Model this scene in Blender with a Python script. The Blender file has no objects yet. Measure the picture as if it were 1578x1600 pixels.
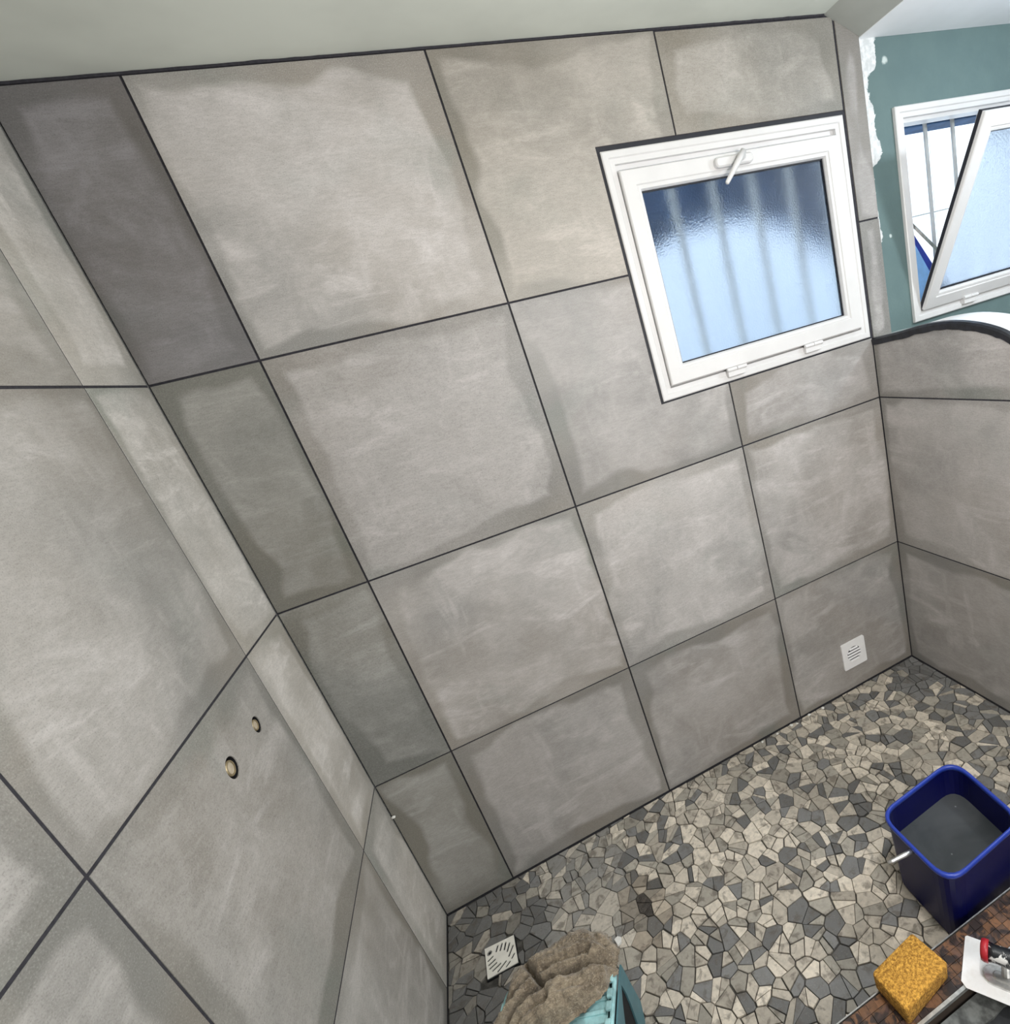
import bpy, bmesh, math, random
from mathutils import Matrix, Vector, noise
from mathutils.geometry import tessellate_polygon
random.seed(7)
C = bpy.context.scene.collection
SC = bpy.context.scene

# ------------------------------------------------------------------ camera
CAM_POS = Vector((-0.2325, -1.6027, 1.6057))
R_CAM = ((0.88967081, -0.38536701, -0.24490432),      # right
         (-0.34394452, -0.212836, -0.91455071),       # down
         (0.30031322, 0.89788257, -0.32189884))       # forward
F_PX, CX, CY = 842.44, 1053.98, 800.73
cd = bpy.data.cameras.new('camera'); cam = bpy.data.objects.new('camera', cd); C.objects.link(cam)
cd.sensor_fit = 'HORIZONTAL'; cd.sensor_width = 36; cd.lens = 36 * F_PX / 1578
cd.shift_x = -(CX - 789) / 1578; cd.shift_y = (CY - 800) / 1578
cd.clip_start = 0.02; cd.clip_end = 60
M = Matrix(((R_CAM[0][0], -R_CAM[1][0], -R_CAM[2][0], CAM_POS[0]),
            (R_CAM[0][1], -R_CAM[1][1], -R_CAM[2][1], CAM_POS[1]),
            (R_CAM[0][2], -R_CAM[1][2], -R_CAM[2][2], CAM_POS[2]), (0, 0, 0, 1)))
cam.matrix_world = M
SC.camera = cam

# ------------------------------------------------------------------ world, lights, exposure
w = bpy.data.worlds.new('world'); SC.world = w; w.use_nodes = True
bgn = w.node_tree.nodes['Background']
bgn.inputs['Color'].default_value = (0.78, 0.89, 1.0, 1); bgn.inputs['Strength'].default_value = 2.3
SC.view_settings.view_transform = 'Standard'; SC.view_settings.look = 'None'
SC.view_settings.gamma = 1; SC.view_settings.use_curve_mapping = False
SC.view_settings.exposure = 0.38

def lamp(name, loc, power, size, col=(1, 0.93, 0.84), target=None):
    l = bpy.data.lights.new(name, 'AREA'); l.shape = 'DISK'; l.size = size; l.energy = power; l.color = col
    o = bpy.data.objects.new(name, l); C.objects.link(o); o.location = loc
    if target:
        o.rotation_euler = (Vector(target) - Vector(loc)).to_track_quat('-Z', 'Y').to_euler()
    return o
def bulb(name, loc, power, rad, col=(1, 0.975, 0.965)):
    l = bpy.data.lights.new(name, 'POINT'); l.shadow_soft_size = rad; l.energy = power; l.color = col
    o = bpy.data.objects.new(name, l); C.objects.link(o); o.location = loc
    return o
bulb('bulb_shower', (0.42, -1.12, 1.72), 23, 0.06)
bulb('bulb_room', (1.80, -1.0, 2.0), 20, 0.05, (.86, .94, 1.0))
bulb('fill_entry', (0.45, -2.1, 1.25), 27, 0.25)  # unseen fill light behind the camera, added to lift the lower walls and floor

# ------------------------------------------------------------------ dimensions (metres, found from the tile grid)
XC, XR = -0.8235, 1.1994          # left wall face, half wall face
Z1, Z2, Z3, ZC = 1.7643, 1.1646, 0.5644, 2.345
ZR = 2.280                        # lower ceiling on the right
YA, YB, YC = -0.2406, -0.8329, -1.4335
ROOM_Y, ROOM_X = -2.7, 3.0
CURB_H = 0.10

# ------------------------------------------------------------------ node helpers
def new_mat(name):
    m = bpy.data.materials.new(name); m.use_nodes = True
    nt = m.node_tree; b = nt.nodes['Principled BSDF']
    return m, nt, b
class N:
    def __init__(s, nt): s.nt = nt
    def n(s, t, **kw):
        x = s.nt.nodes.new(t)
        for k, v in kw.items(): setattr(x, k, v)
        return x
    def link(s, a, b): s.nt.links.new(a, b)
    def sock(s, x, inp):
        if hasattr(x, 'is_output') or isinstance(x, bpy.types.NodeSocket): s.link(x, inp)
        else: inp.default_value = x
    def math(s, op, a, b=0.0, c=None, clamp=False):
        x = s.n('ShaderNodeMath', operation=op); x.use_clamp = clamp
        s.sock(a, x.inputs[0]); s.sock(b, x.inputs[1])
        if c is not None: s.sock(c, x.inputs[2])
        return x.outputs[0]
    def mix(s, f, a, b, blend='MIX'):
        x = s.n('ShaderNodeMix', data_type='RGBA', blend_type=blend)
        s.sock(f, x.inputs[0]); s.sock(a, x.inputs[6]); s.sock(b, x.inputs[7])
        return x.outputs[2]
    def noise(s, vec, scale, detail=3, rough=0.55, dist=0.0):
        x = s.n('ShaderNodeTexNoise'); s.link(vec, x.inputs['Vector'])
        x.inputs['Scale'].default_value = scale; x.inputs['Detail'].default_value = detail
        x.inputs['Roughness'].default_value = rough; x.inputs['Distortion'].default_value = dist
        return x.outputs['Fac']
    def smooth(s, v, lo, hi, a=0.0, b=1.0):
        x = s.n('ShaderNodeMapRange', interpolation_type='SMOOTHSTEP'); s.sock(v, x.inputs[0])
        x.inputs[1].default_value = lo; x.inputs[2].default_value = hi
        x.inputs[3].default_value = a; x.inputs[4].default_value = b
        return x.outputs[0]
    def scale(s, vec, sc, rot=(0, 0, 0)):
        x = s.n('ShaderNodeMapping'); s.link(vec, x.inputs[0]); x.inputs['Scale'].default_value = sc
        x.inputs['Rotation'].default_value = rot
        return x.outputs[0]
    def bump(s, h, strength, dist, b):
        x = s.n('ShaderNodeBump'); s.link(h, x.inputs['Height']); x.inputs['Strength'].default_value = strength
        x.inputs['Distance'].default_value = dist; s.link(x.outputs[0], b.inputs['Normal'])

def c4(r, g, b): return (r, g, b, 1)

def simple(name, col, rough=0.5, metal=0.0, var=0.12, nscale=30, bump=0.0, bdist=0.001, detail=3, spec=0.5):
    m, nt, b = new_mat(name); k = N(nt)
    tc = k.n('ShaderNodeTexCoord').outputs['Object']
    f = k.noise(tc, nscale, detail)
    lo = c4(*[x * (1 - var) for x in col]); hi = c4(*[min(1, x * (1 + var)) for x in col])
    k.link(k.mix(k.smooth(f, .3, .7), lo, hi), b.inputs['Base Color'])
    b.inputs['Roughness'].default_value = rough; b.inputs['Metallic'].default_value = metal
    b.inputs['Specular IOR Level'].default_value = spec
    if bump: k.bump(f, bump, bdist, b)
    return m

def tile_material():
    m, nt, b = new_mat('concrete_look_tile'); k = N(nt)
    loc = k.n('ShaderNodeUVMap', uv_map='loc').outputs[0]; siz = k.n('ShaderNodeUVMap', uv_map='size').outputs[0]
    oi = k.n('ShaderNodeObjectInfo')
    off = k.n('ShaderNodeCombineXYZ'); k.link(k.math('MULTIPLY', oi.outputs['Random'], 37.0), off.inputs[2])
    k.link(k.math('MULTIPLY', oi.outputs['Random'], 91.0), off.inputs[0])
    add = k.n('ShaderNodeVectorMath', operation='ADD'); k.link(loc, add.inputs[0]); k.link(off.outputs[0], add.inputs[1])
    v = add.outputs[0]
    sl = k.n('ShaderNodeSeparateXYZ'); k.link(loc, sl.inputs[0]); ss = k.n('ShaderNodeSeparateXYZ'); k.link(siz, ss.inputs[0])
    ex = k.math('MINIMUM', sl.outputs[0], k.math('SUBTRACT', ss.outputs[0], sl.outputs[0]))
    ey = k.math('MINIMUM', sl.outputs[1], k.math('SUBTRACT', ss.outputs[1], sl.outputs[1]))
    ed = k.math('MINIMUM', ex, ey)
    wob = k.math('MULTIPLY', k.math('SUBTRACT', k.noise(v, 3.2, 2, .5, .3), 0.5), 0.16)
    edge = k.smooth(k.math('ADD', ed, wob), 0.018, 0.042)
    fill = k.smooth(k.noise(v, 2.1, 2, .5, .4), .40, .62)
    edge = k.math('ADD', edge, k.math('MULTIPLY', k.math('SUBTRACT', 1.0, edge), k.math('MULTIPLY', fill, .5)))
    # broad mottling, wiping smears and streaks of dried grout haze
    big = k.noise(v, 2.6, 4, .55, .6)
    sw = k.noise(k.scale(v, (2.2, 7.0, 1), (0, 0, 0.5)), 1.6, 5, .62, 1.4)
    sw2 = k.noise(k.scale(v, (9.0, 2.4, 1), (0, 0, 0.35)), 1.3, 5, .6, 1.1)
    fine = k.noise(k.scale(v, (1, 3.5, 1)), 60, 4, .7)
    grain = k.noise(v, 420, 2, .6)
    patch = k.smooth(k.noise(v, 3.7, 3, .55, .5), .38, .62, .25, 1.0)
    cloud = k.noise(v, 11, 6, .7, .4)
    smear = k.math('MAXIMUM', k.smooth(sw, .46, .68), k.math('MULTIPLY', k.smooth(sw2, .5, .72), .8))
    smear = k.math('ADD', k.math('MULTIPLY', k.math('MULTIPLY', smear, patch), 1.0), k.math('MULTIPLY', k.smooth(cloud, .38, .68), .45))
    blot = k.smooth(big, .36, .64)
    base = k.mix(blot, c4(.232, .226, .214), c4(.292, .280, .260))
    warm = k.mix(k.smooth(k.noise(v, 1.7, 2), .4, .62), base, c4(.275, .232, .185))
    base = k.mix(0.45, base, warm)
    green = k.smooth(k.noise(v, 4.1, 3, .5, .5), .54, .72)
    base = k.mix(k.math('MULTIPLY', green, .5), base, c4(.205, .228, .205))
    haze_amt = k.math('MULTIPLY', edge, k.math('ADD', k.math('MULTIPLY', blot, .28), k.math('MULTIPLY', smear, .42)))
    haze_amt = k.math('ADD', haze_amt, k.math('MULTIPLY', edge, .26), clamp=True)
    col = k.mix(haze_amt, base, c4(.56, .528, .515))
    col = k.mix(k.smooth(fine, .35, .65, 0, .18), col, c4(.155, .148, .135))
    spk = k.smooth(grain, .52, .72, 0, .34)
    col = k.mix(spk, col, c4(.50, .49, .46))
    spk2 = k.smooth(grain, .28, .48, .36, 0)
    col = k.mix(spk2, col, c4(.12, .115, .105))
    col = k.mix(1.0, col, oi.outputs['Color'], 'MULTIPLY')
    k.link(col, b.inputs['Base Color'])
    k.link(k.smooth(haze_amt, 0, 1, .42, .66), b.inputs['Roughness'])
    b.inputs['Specular IOR Level'].default_value = .4
    k.bump(fine, .12, .0006, b)
    return m

MT = {}
MT['tile'] = tile_material()
MT['tile_side'] = simple('tile_edge', (.22, .20, .18), .8)
MT['grout'] = simple('charcoal_grout', (.030, .029, .036), .9, var=.25, nscale=120, bump=.3)
MT['pvc'] = simple('white_window_plastic', (.70, .69, .685), .35, var=.03, nscale=8)
MT['vent'] = simple('bright_white_plastic', (.93, .92, .92), .35, var=.02)
MT['pvc_dark'] = simple('window_gasket', (.012, .013, .02), .6)
MT['steel'] = simple('brushed_steel', (.55, .55, .54), .35, .9, var=.2, nscale=60)
MT['ceil'] = simple('painted_ceiling', (.63, .665, .605), .9, var=.05, nscale=5, bump=.25, bdist=.002)
MT['ceil_r'] = simple('white_ceiling', (.86, .88, .90), .9, var=.03, nscale=5)
MT['soffit'] = simple('grey_painted_soffit', (.42, .44, .41), .9, var=.05, nscale=7)
MT['plain'] = simple('plain_wall_paint', (.50, .50, .48), .9, var=.04, nscale=3)
MT['black_trim'] = simple('black_edge_trim', (.012, .013, .018), .38, var=.4, nscale=40, bump=.5, bdist=.002)
MT['white_tile'] = simple('glazed_white_tile', (.86, .86, .86), .15, var=.02, nscale=4)
MT['bed'] = simple('stone_floor_bed', (.085, .080, .072), .95, var=.45, nscale=45, bump=.6, bdist=.003)
MT['outer_floor'] = simple('dusty_grey_floor', (.022, .024, .027), .85, var=.45, nscale=14, detail=6, bump=.3, bdist=.002)
MT['blue'] = simple('blue_plastic', (.0010, .0020, .062), .42, var=.08, nscale=10, spec=.3)
MT['blue_rim'] = simple('blue_plastic_rim', (.02, .05, .36), .3, var=.1, nscale=14)
MT['teal'] = simple('teal_plastic', (.085, .205, .240), .45, var=.12, nscale=16)
MT['teal_light'] = simple('pale_teal_plastic', (.34, .58, .60), .4, var=.35, nscale=30, detail=5)
MT['black_hole'] = simple('dark_inside', (.006, .006, .008), .9)
MT['brass'] = simple('dull_brass', (.36, .29, .17), .4, .5, var=.2)
MT['plug'] = simple('beige_pipe_plug', (.50, .43, .32), .5, var=.2)
MT['cream'] = simple('cream_plastic', (.93, .90, .82), .4, var=.05, nscale=30)
MT['red'] = simple('red_plastic', (.42, .02, .03), .35, var=.15)
MT['chip'] = simple('white_plaster', (.85, .84, .80), .7, var=.08)
MT['dkblue'] = simple('dark_blue_canvas', (.030, .085, .19), .8, var=.3, nscale=9)
MT['skyblue'] = simple('light_blue_board', (.25, .48, .80), .5, var=.08)
MT['edgeblue'] = simple('dark_blue_edging', (.02, .04, .30), .5)
MT['grille'] = simple('grille_paint', (.55, .56, .55), .45, var=.05)
MT['grille_light'] = simple('cream_grille_paint', (.86, .85, .78), .45, var=.05)
MT['ext'] = simple('white_outside_panel', (.88, .89, .90), .7, var=.02)

def mat_green():
    m, nt, b = new_mat('green_paint_with_filler'); k = N(nt)
    tc = k.n('ShaderNodeTexCoord').outputs['Object']
    s = k.n('ShaderNodeSeparateXYZ'); k.link(tc, s.inputs[0])
    fc = k.n('ShaderNodeFloatCurve'); cv = fc.mapping.curves[0]
    pts = [(0, 0), (.30, .0), (.36, .16), (.42, .13), (.47, .10), (.58, .05), (.61, .35), (.66, .60), (.72, .40), (.78, .48), (.82, .30), (.88, .36), (.92, .76), (.985, .82), (1, .9)]
    cv.points[0].location = pts[0]; cv.points[1].location = pts[-1]
    for p in pts[1:-1]: cv.points.new(*p)
    fc.mapping.update()
    t = k.math('DIVIDE', k.math('SUBTRACT', s.outputs[2], 1.38), 0.90, clamp=True)
    k.link(t, fc.inputs['Value'])
    width = k.math('MULTIPLY', fc.outputs[0], 0.09)
    d = k.math('SUBTRACT', k.math('ADD', width, 1.290), s.outputs[0])
    nz = k.math('MULTIPLY', k.math('SUBTRACT', k.noise(tc, 32, 6, .65, .4), .5), .045)
    mask = k.smooth(k.math('ADD', d, nz), -.001, .003)
    pk = k.smooth(k.noise(tc, 60, 3), .35, .65)
    pl = k.mix(pk, c4(.60, .62, .62), c4(.80, .81, .81))
    # a strip of filler below the ceiling corner, and two dabs
    gr = k.mix(k.smooth(k.noise(tc, 9, 4), .3, .7), c4(.110, .170, .172), c4(.124, .188, .186))
    for (dx, dz, r) in ((1.395, 2.215, .012), (1.345, 1.70, .007)):
        dd = k.math('SQRT', k.math('ADD', k.math('POWER', k.math('SUBTRACT', s.outputs[0], dx), 2.0), k.math('POWER', k.math('SUBTRACT', s.outputs[2], dz), 2.0)))
        q = k.smooth(k.math('ADD', dd, k.math('MULTIPLY', nz, .5)), r * .6, r * 1.2, 1, 0)
        gr = k.mix(q, gr, c4(.55, .62, .60))
    k.link(k.mix(mask, gr, pl), b.inputs['Base Color'])
    b.inputs['Roughness'].default_value = .75
    k.bump(k.math('ADD', mask, k.math('MULTIPLY', pk, .3)), .4, .002, b)
    return m
MT['green'] = mat_green()

def mat_stone(name='broken_stone', attr='tint'):
    m, nt, b = new_mat(name); k = N(nt)
    tc = k.n('ShaderNodeTexCoord').outputs['Object']
    a = k.n('ShaderNodeAttribute', attribute_name=attr).outputs['Color']
    f1 = k.noise(tc, 70, 5, .65); f2 = k.noise(tc, 260, 3, .6); f3 = k.noise(tc, 34, 4, .6, .6)
    col = k.mix(k.smooth(f3, .50, .66, 0, .62), a, c4(.10, .082, .064))
    col = k.mix(k.smooth(f1, .3, .7, 0, .30), col, c4(.14, .13, .115))
    col = k.mix(k.smooth(f2, .55, .75, 0, .18), col, c4(.65, .6, .52))
    k.link(col, b.inputs['Base Color']); b.inputs['Roughness'].default_value = .55
    k.bump(f1, .35, .0012, b)
    return m
MT['stone'] = mat_stone()
def mat_mosaic():
    m, nt, b = new_mat('dirty_brown_mosaic'); k = N(nt)
    tc = k.n('ShaderNodeTexCoord').outputs['Object']
    a = k.n('ShaderNodeAttribute', attribute_name='tint').outputs['Color']
    f = k.noise(tc, 30, 5, .65, .8); g = k.noise(tc, 90, 4, .7); h = k.noise(tc, 17, 3, .6, .5)
    col = k.mix(k.smooth(g, .4, .7, 0, .6), a, c4(.20, .105, .06))
    col = k.mix(k.smooth(f, .44, .56, 0, .93), col, c4(.022, .017, .018))
    col = k.mix(k.smooth(h, .55, .7, 0, .6), col, c4(.17, .10, .085))
    k.link(col, b.inputs['Base Color']); b.inputs['Roughness'].default_value = .3
    k.bump(g, .3, .001, b)
    return m

def mat_glass(name, rough, tint, bump=0.0):
    m, nt, b = new_mat(name); k = N(nt)
    b.inputs['Base Color'].default_value = c4(*tint); b.inputs['Roughness'].default_value = rough
    b.inputs['Transmission Weight'].default_value = 1; b.inputs['IOR'].default_value = 1.3
    if bump:
        tc = k.n('ShaderNodeTexCoord').outputs['Object']
        k.bump(k.noise(tc, 170, 2), bump, .003, b)
    return m
MT['frost'] = mat_glass('frosted_window_glass', .30, (.61, .68, .765), .6)

def mat_water():
    m, nt, b = new_mat('murky_grout_water'); k = N(nt)
    tc = k.n('ShaderNodeTexCoord').outputs['Object']
    f = k.noise(tc, 7, 4, .6, .5); g = k.noise(tc, 300, 2)
    col = k.mix(k.smooth(f, .3, .7), c4(.040, .046, .050), c4(.075, .080, .085))
    sp = k.n('ShaderNodeTexVoronoi'); k.link(tc, sp.inputs['Vector']); sp.inputs['Scale'].default_value = 26
    dot = k.smooth(sp.outputs['Distance'], .0, .09, .7, 0)
    sel = k.smooth(k.noise(tc, 12, 1), .56, .6)
    col = k.mix(k.math('MULTIPLY', dot, sel), col, c4(.4, .42, .42))
    k.link(col, b.inputs['Base Color']); b.inputs['Roughness'].default_value = .35
    k.bump(g, .15, .001, b)
    return m
MT['water'] = mat_water()

def mat_sponge():
    m, nt, b = new_mat('ochre_sponge'); k = N(nt)
    tc = k.n('ShaderNodeTexCoord').outputs['Object']
    v = k.n('ShaderNodeTexVoronoi'); k.link(tc, v.inputs['Vector']); v.inputs['Scale'].default_value = 260
    f = k.noise(tc, 150, 4, .7)
    h = k.math('MULTIPLY', v.outputs['Distance'], f)
    col = k.mix(k.smooth(f, .35, .65), c4(.30, .135, .018), c4(.80, .43, .075))
    col = k.mix(k.smooth(v.outputs['Distance'], .0, .35, .5, 0), col, c4(.16, .07, .012))
    k.link(col, b.inputs['Base Color']); b.inputs['Roughness'].default_value = .95
    k.bump(h, .8, .004, b)
    return m
MT['sponge'] = mat_sponge()

def mat_towel():
    m, nt, b = new_mat('dirty_brown_terry'); k = N(nt)
    tc = k.n('ShaderNodeTexCoord').outputs['Object']
    f = k.noise(tc, 18, 4, .6, .4); g = k.noise(tc, 260, 3, .75); st = k.noise(k.scale(tc, (1, 5, 1), (0, 0, .5)), 45, 4, .7)
    col = k.mix(k.smooth(f, .35, .65), c4(.20, .155, .105), c4(.40, .325, .23))
    col = k.mix(k.smooth(st, .4, .65, 0, .5), col, c4(.07, .052, .038))
    col = k.mix(k.smooth(g, .5, .7, 0, .5), col, c4(.68, .58, .44))
    k.link(col, b.inputs['Base Color']); b.inputs['Roughness'].default_value = 1
    b.inputs['Sheen Weight'].default_value = .3
    k.bump(g, .9, .004, b)
    return m
MT['towel'] = mat_towel()

def mat_trowel_blade():
    m, nt, b = new_mat('trowel_steel_with_residue'); k = N(nt)
    tc = k.n('ShaderNodeTexCoord').outputs['Object']
    f = k.noise(tc, 30, 5, .65)
    k.link(k.mix(k.smooth(f, .4, .6), c4(.86, .85, .84), c4(.92, .92, .92)), b.inputs['Base Color'])
    k.link(k.smooth(f, .35, .65, .55, .3), b.inputs['Roughness']); b.inputs['Metallic'].default_value = .15
    return m
MT['blade'] = mat_trowel_blade()
def mat_grip():
    m, nt, b = new_mat('black_grip_with_dried_plaster'); k = N(nt)
    tc = k.n('ShaderNodeTexCoord').outputs['Object']
    f = k.noise(tc, 38, 5, .6, .5)
    k.link(k.mix(k.smooth(f, .52, .57), c4(.008, .010, .013), c4(.75, .74, .72)), b.inputs['Base Color'])
    b.inputs['Roughness'].default_value = .4
    k.bump(k.smooth(f, .5, .6), .5, .002, b)
    return m
MT['grip'] = mat_grip()

# ------------------------------------------------------------------ mesh helpers
def link_mesh(name, me, mats, parent=None):
    if not isinstance(mats, (list, tuple)): mats = [mats]
    for m in mats: me.materials.append(m)
    o = bpy.data.objects.new(name, me); C.objects.link(o)
    if parent is not None:
        o.parent = parent
    return o

def wm(o):      # world matrix without depsgraph
    m = o.matrix_basis.copy()
    while o.parent: o = o.parent; m = o.matrix_basis @ m
    return m

def obj(name, bm, mat, parent=None, smooth=False, local=False):
    """links the bmesh (in world coordinates unless local) as ONE mesh object"""
    if parent is not None and not local:
        bm.transform(wm(parent).inverted())
    bmesh.ops.recalc_face_normals(bm, faces=bm.faces)
    me = bpy.data.meshes.new(name); bm.to_mesh(me); bm.free()
    if smooth:
        for p in me.polygons: p.use_smooth = True
    return link_mesh(name, me, mat, parent)

def empty(name, loc=(0, 0, 0), rz=0.0, parent=None):
    o = bpy.data.objects.new(name, None); C.objects.link(o); o.location = loc; o.rotation_euler = (0, 0, rz)
    o.empty_display_size = .05
    if parent: o.parent = parent
    return o
def tag(o, label, cat, group=None):
    o['label'] = label; o['category'] = cat
    if group: o['group'] = group
    return o
def struct(o): o['kind'] = 'structure'; return o

def add_box(bm, a, b, bev=0.0):
    r = bmesh.ops.create_cube(bm, size=1)
    for v in r['verts']:
        v.co = Vector([(a[i] + b[i]) / 2 + v.co[i] * abs(b[i] - a[i]) for i in range(3)])
    if bev:
        es = {e for v in r['verts'] for e in v.link_edges}
        bmesh.ops.bevel(bm, geom=list(es), offset=bev, segments=2, affect='EDGES', profile=.5)
def box(a, b, bev=0.0):
    bm = bmesh.new(); add_box(bm, a, b, bev); return bm

def prism(poly, f, d0, d1, holes=(), bev=0.0, bm=None):
    """poly in (a,b); f(a,b,d)->xyz; front at d0, back at d1"""
    own = bm is None
    if own: bm = bmesh.new()
    loops = [list(poly)] + [list(h) for h in holes]
    fr = [[bm.verts.new(f(a, b, d0)) for a, b in L] for L in loops]
    bk = [[bm.verts.new(f(a, b, d1)) for a, b in L] for L in loops]
    if holes:
        tri = tessellate_polygon([[Vector((a, b, 0)) for a, b in L] for L in loops])
        ff = [v for L in fr for v in L]; bb = [v for L in bk for v in L]
        for t in tri:
            try: bm.faces.new([ff[i] for i in t]); bm.faces.new([bb[i] for i in reversed(t)])
            except ValueError: pass
    else:
        bm.faces.new(fr[0]); bm.faces.new(list(reversed(bk[0])))
    for F, B in zip(fr, bk):
        n = len(F)
        for i in range(n):
            j = (i + 1) % n; bm.faces.new([F[i], B[i], B[j], F[j]])
    if bev and own:
        bmesh.ops.recalc_face_normals(bm, faces=bm.faces)
        fs = set(fr[0]); es = [e for e in bm.edges if e.verts[0] in fs and e.verts[1] in fs]
        bmesh.ops.bevel(bm, geom=es, offset=bev, segments=1, affect='EDGES')
    return bm

def circle(cx, cy, r, n=24, ry=None, a0=0):
    ry = ry or r
    return [(cx + r * math.cos(a0 + 2 * math.pi * i / n), cy + ry * math.sin(a0 + 2 * math.pi * i / n)) for i in range(n)]
def rect(a0, b0, a1, b1): return [(a0, b0), (a1, b0), (a1, b1), (a0, b1)]
def rrect(a0, b0, a1, b1, r, n=5):
    out = []
    for cx, cy, s in ((a1 - r, b0 + r, -90), (a1 - r, b1 - r, 0), (a0 + r, b1 - r, 90), (a0 + r, b0 + r, 180)):
        for i in range(n + 1):
            t = math.radians(s + 90 * i / n); out.append((cx + r * math.cos(t), cy + r * math.sin(t)))
    return out
def capsule(x0, y0, x1, y1, r, n=4):
    d = Vector((x1 - x0, y1 - y0)); t0 = math.atan2(d.y, d.x); out = []
    for (cx, cy, s) in ((x1, y1, t0 - math.pi / 2), (x0, y0, t0 + math.pi / 2)):
        for i in range(n + 1):
            t = s + math.pi * i / n; out.append((cx + r * math.cos(t), cy + r * math.sin(t)))
    return out

def tube(bm, pts, rad, seg=12, cap=True):
    pts = [Vector(p) for p in pts]; rads = rad if isinstance(rad, (list, tuple)) else [rad] * len(pts)
    rings = []; up = None
    for i, p in enumerate(pts):
        t = (pts[min(i + 1, len(pts) - 1)] - pts[max(i - 1, 0)]).normalized()
        if up is None: up = Vector((0, 0, 1)) if abs(t.z) < .9 else Vector((1, 0, 0))
        a = t.cross(up).normalized(); b = a.cross(t).normalized(); up = b
        rings.append([bm.verts.new(p + (a * math.cos(2 * math.pi * k / seg) + b * math.sin(2 * math.pi * k / seg)) * rads[i]) for k in range(seg)])
    for r0, r1 in zip(rings, rings[1:]):
        for k in range(seg): bm.faces.new([r0[k], r0[(k + 1) % seg], r1[(k + 1) % seg], r1[k]])
    if cap: bm.faces.new(rings[0][::-1]); bm.faces.new(rings[-1])

def sweep_frame(x0, z0, x1, z1, prof, f=lambda x, y, z: (x, y, z)):
    """mitred picture-frame sweep, prof = closed list of (inset, y)"""
    bm = bmesh.new(); rings = []
    for (cx, cz, sx, sz) in ((x0, z0, 1, 1), (x1, z0, -1, 1), (x1, z1, -1, -1), (x0, z1, 1, -1)):
        rings.append([bm.verts.new(f(cx + sx * d, y, cz + sz * d)) for d, y in prof])
    n = len(prof)
    for i in range(4):
        a, b = rings[i], rings[(i + 1) % 4]
        for k in range(n): bm.faces.new([a[k], a[(k + 1) % n], b[(k + 1) % n], b[k]])
    return bm

# plane maps
BACK = lambda a, b, d: (a, d, b)                 # a = x, b = z, depth +y
LEFT = lambda a, b, d: (XC - d, a, b)            # a = y, b = z
HALF = lambda a, b, d: (XR + d, a, b)

def tile(parent, poly, f, thick, tint, holes=(), name='tile', bev=.0004):
    bm = prism(poly, f, 0.0, thick, holes, 0 if holes else bev)
    bmesh.ops.recalc_face_normals(bm, faces=bm.faces)
    l1 = bm.loops.layers.uv.new('loc'); l2 = bm.loops.layers.uv.new('size')
    a0 = min(p[0] for p in poly); a1 = max(p[0] for p in poly); b0 = min(p[1] for p in poly); b1 = max(p[1] for p in poly)
    inv = (lambda co: (co.x, co.z)) if f is BACK else (lambda co: (co.y, co.z))
    for fc in bm.faces:
        for lp in fc.loops:
            a, b = inv(lp.vert.co); lp[l1].uv = (a - a0, b - b0); lp[l2].uv = (a1 - a0, b1 - b0)
    o = obj(name, bm, MT['tile'], parent)
    t = tint if isinstance(tint, tuple) else (tint, tint, tint)
    o.color = (t[0], t[1], t[2], 1)
    return o

J = .0026   # half joint
# ------------------------------------------------------------------ setting: back wall
WIN1 = (.363, 1.387, 1.190, 2.079); DX2 = 1.042
opening = lambda dx: rect(WIN1[0] + dx + .012, WIN1[1] + .012, WIN1[2] + dx - .012, WIN1[3] - .012)
bw = prism(rect(XC - .15, -.2, ROOM_X + .1, ZC + .25), BACK, .010, .11, holes=[opening(0), opening(DX2)])
wall_back = struct(obj('wall_back', bw, MT['green']))
# grout bed behind the tiles
top_poly = [(XC, -.006), (XR + .0095, -.006), (XR + .0095, 1.36), (1.290, 1.36), (1.290, 2.284), (1.172, ZC), (XC, ZC)]
gb = prism(top_poly, BACK, .0035, .0098, holes=[rect(WIN1[0] + .004, WIN1[1] + .004, WIN1[2] - .004, WIN1[3] - .004)])
obj('grout', gb, MT['grout'], wall_back)

def inset_rect(a0, b0, a1, b1): return rect(a0 + J, b0 + J, a1 - J, b1 - J)
WL, WR, WB, WT = .354, XR, 1.381, 2.093
tt = .0095
# column 0: tints lowered, the dim corner's shade is put into the tile colour
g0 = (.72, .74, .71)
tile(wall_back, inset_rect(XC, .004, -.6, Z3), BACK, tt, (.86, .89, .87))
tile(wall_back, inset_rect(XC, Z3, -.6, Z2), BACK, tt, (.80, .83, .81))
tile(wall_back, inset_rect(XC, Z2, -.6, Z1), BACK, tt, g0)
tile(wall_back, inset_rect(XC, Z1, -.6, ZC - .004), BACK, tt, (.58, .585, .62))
# column 1: top tile tinted up, the bright pool of light is in its colour
for (b0, b1, t) in ((.004, Z3, .98), (Z3, Z2, 1.14), (Z2, Z1, .97), (Z1, ZC - .004, 1.22)):
    tile(wall_back, inset_rect(-.6, b0, 0, b1), BACK, tt, t)
# column 2
tile(wall_back, inset_rect(0, .004, .6, Z3), BACK, tt, .96)
tile(wall_back, inset_rect(0, Z3, .6, Z2), BACK, tt, 1.14)
tile(wall_back, [(J, Z2 + J), (.6 - J, Z2 + J), (.6 - J, WB), (WL, WB), (WL, Z1 - J), (J, Z1 - J)], BACK, tt, .92)
tile(wall_back, [(J, Z1 + J), (WL, Z1 + J), (WL, WT), (.6 - J, WT), (.6 - J, ZC - .006), (J, ZC - .006)], BACK, tt, (.96, .935, .87))
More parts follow.
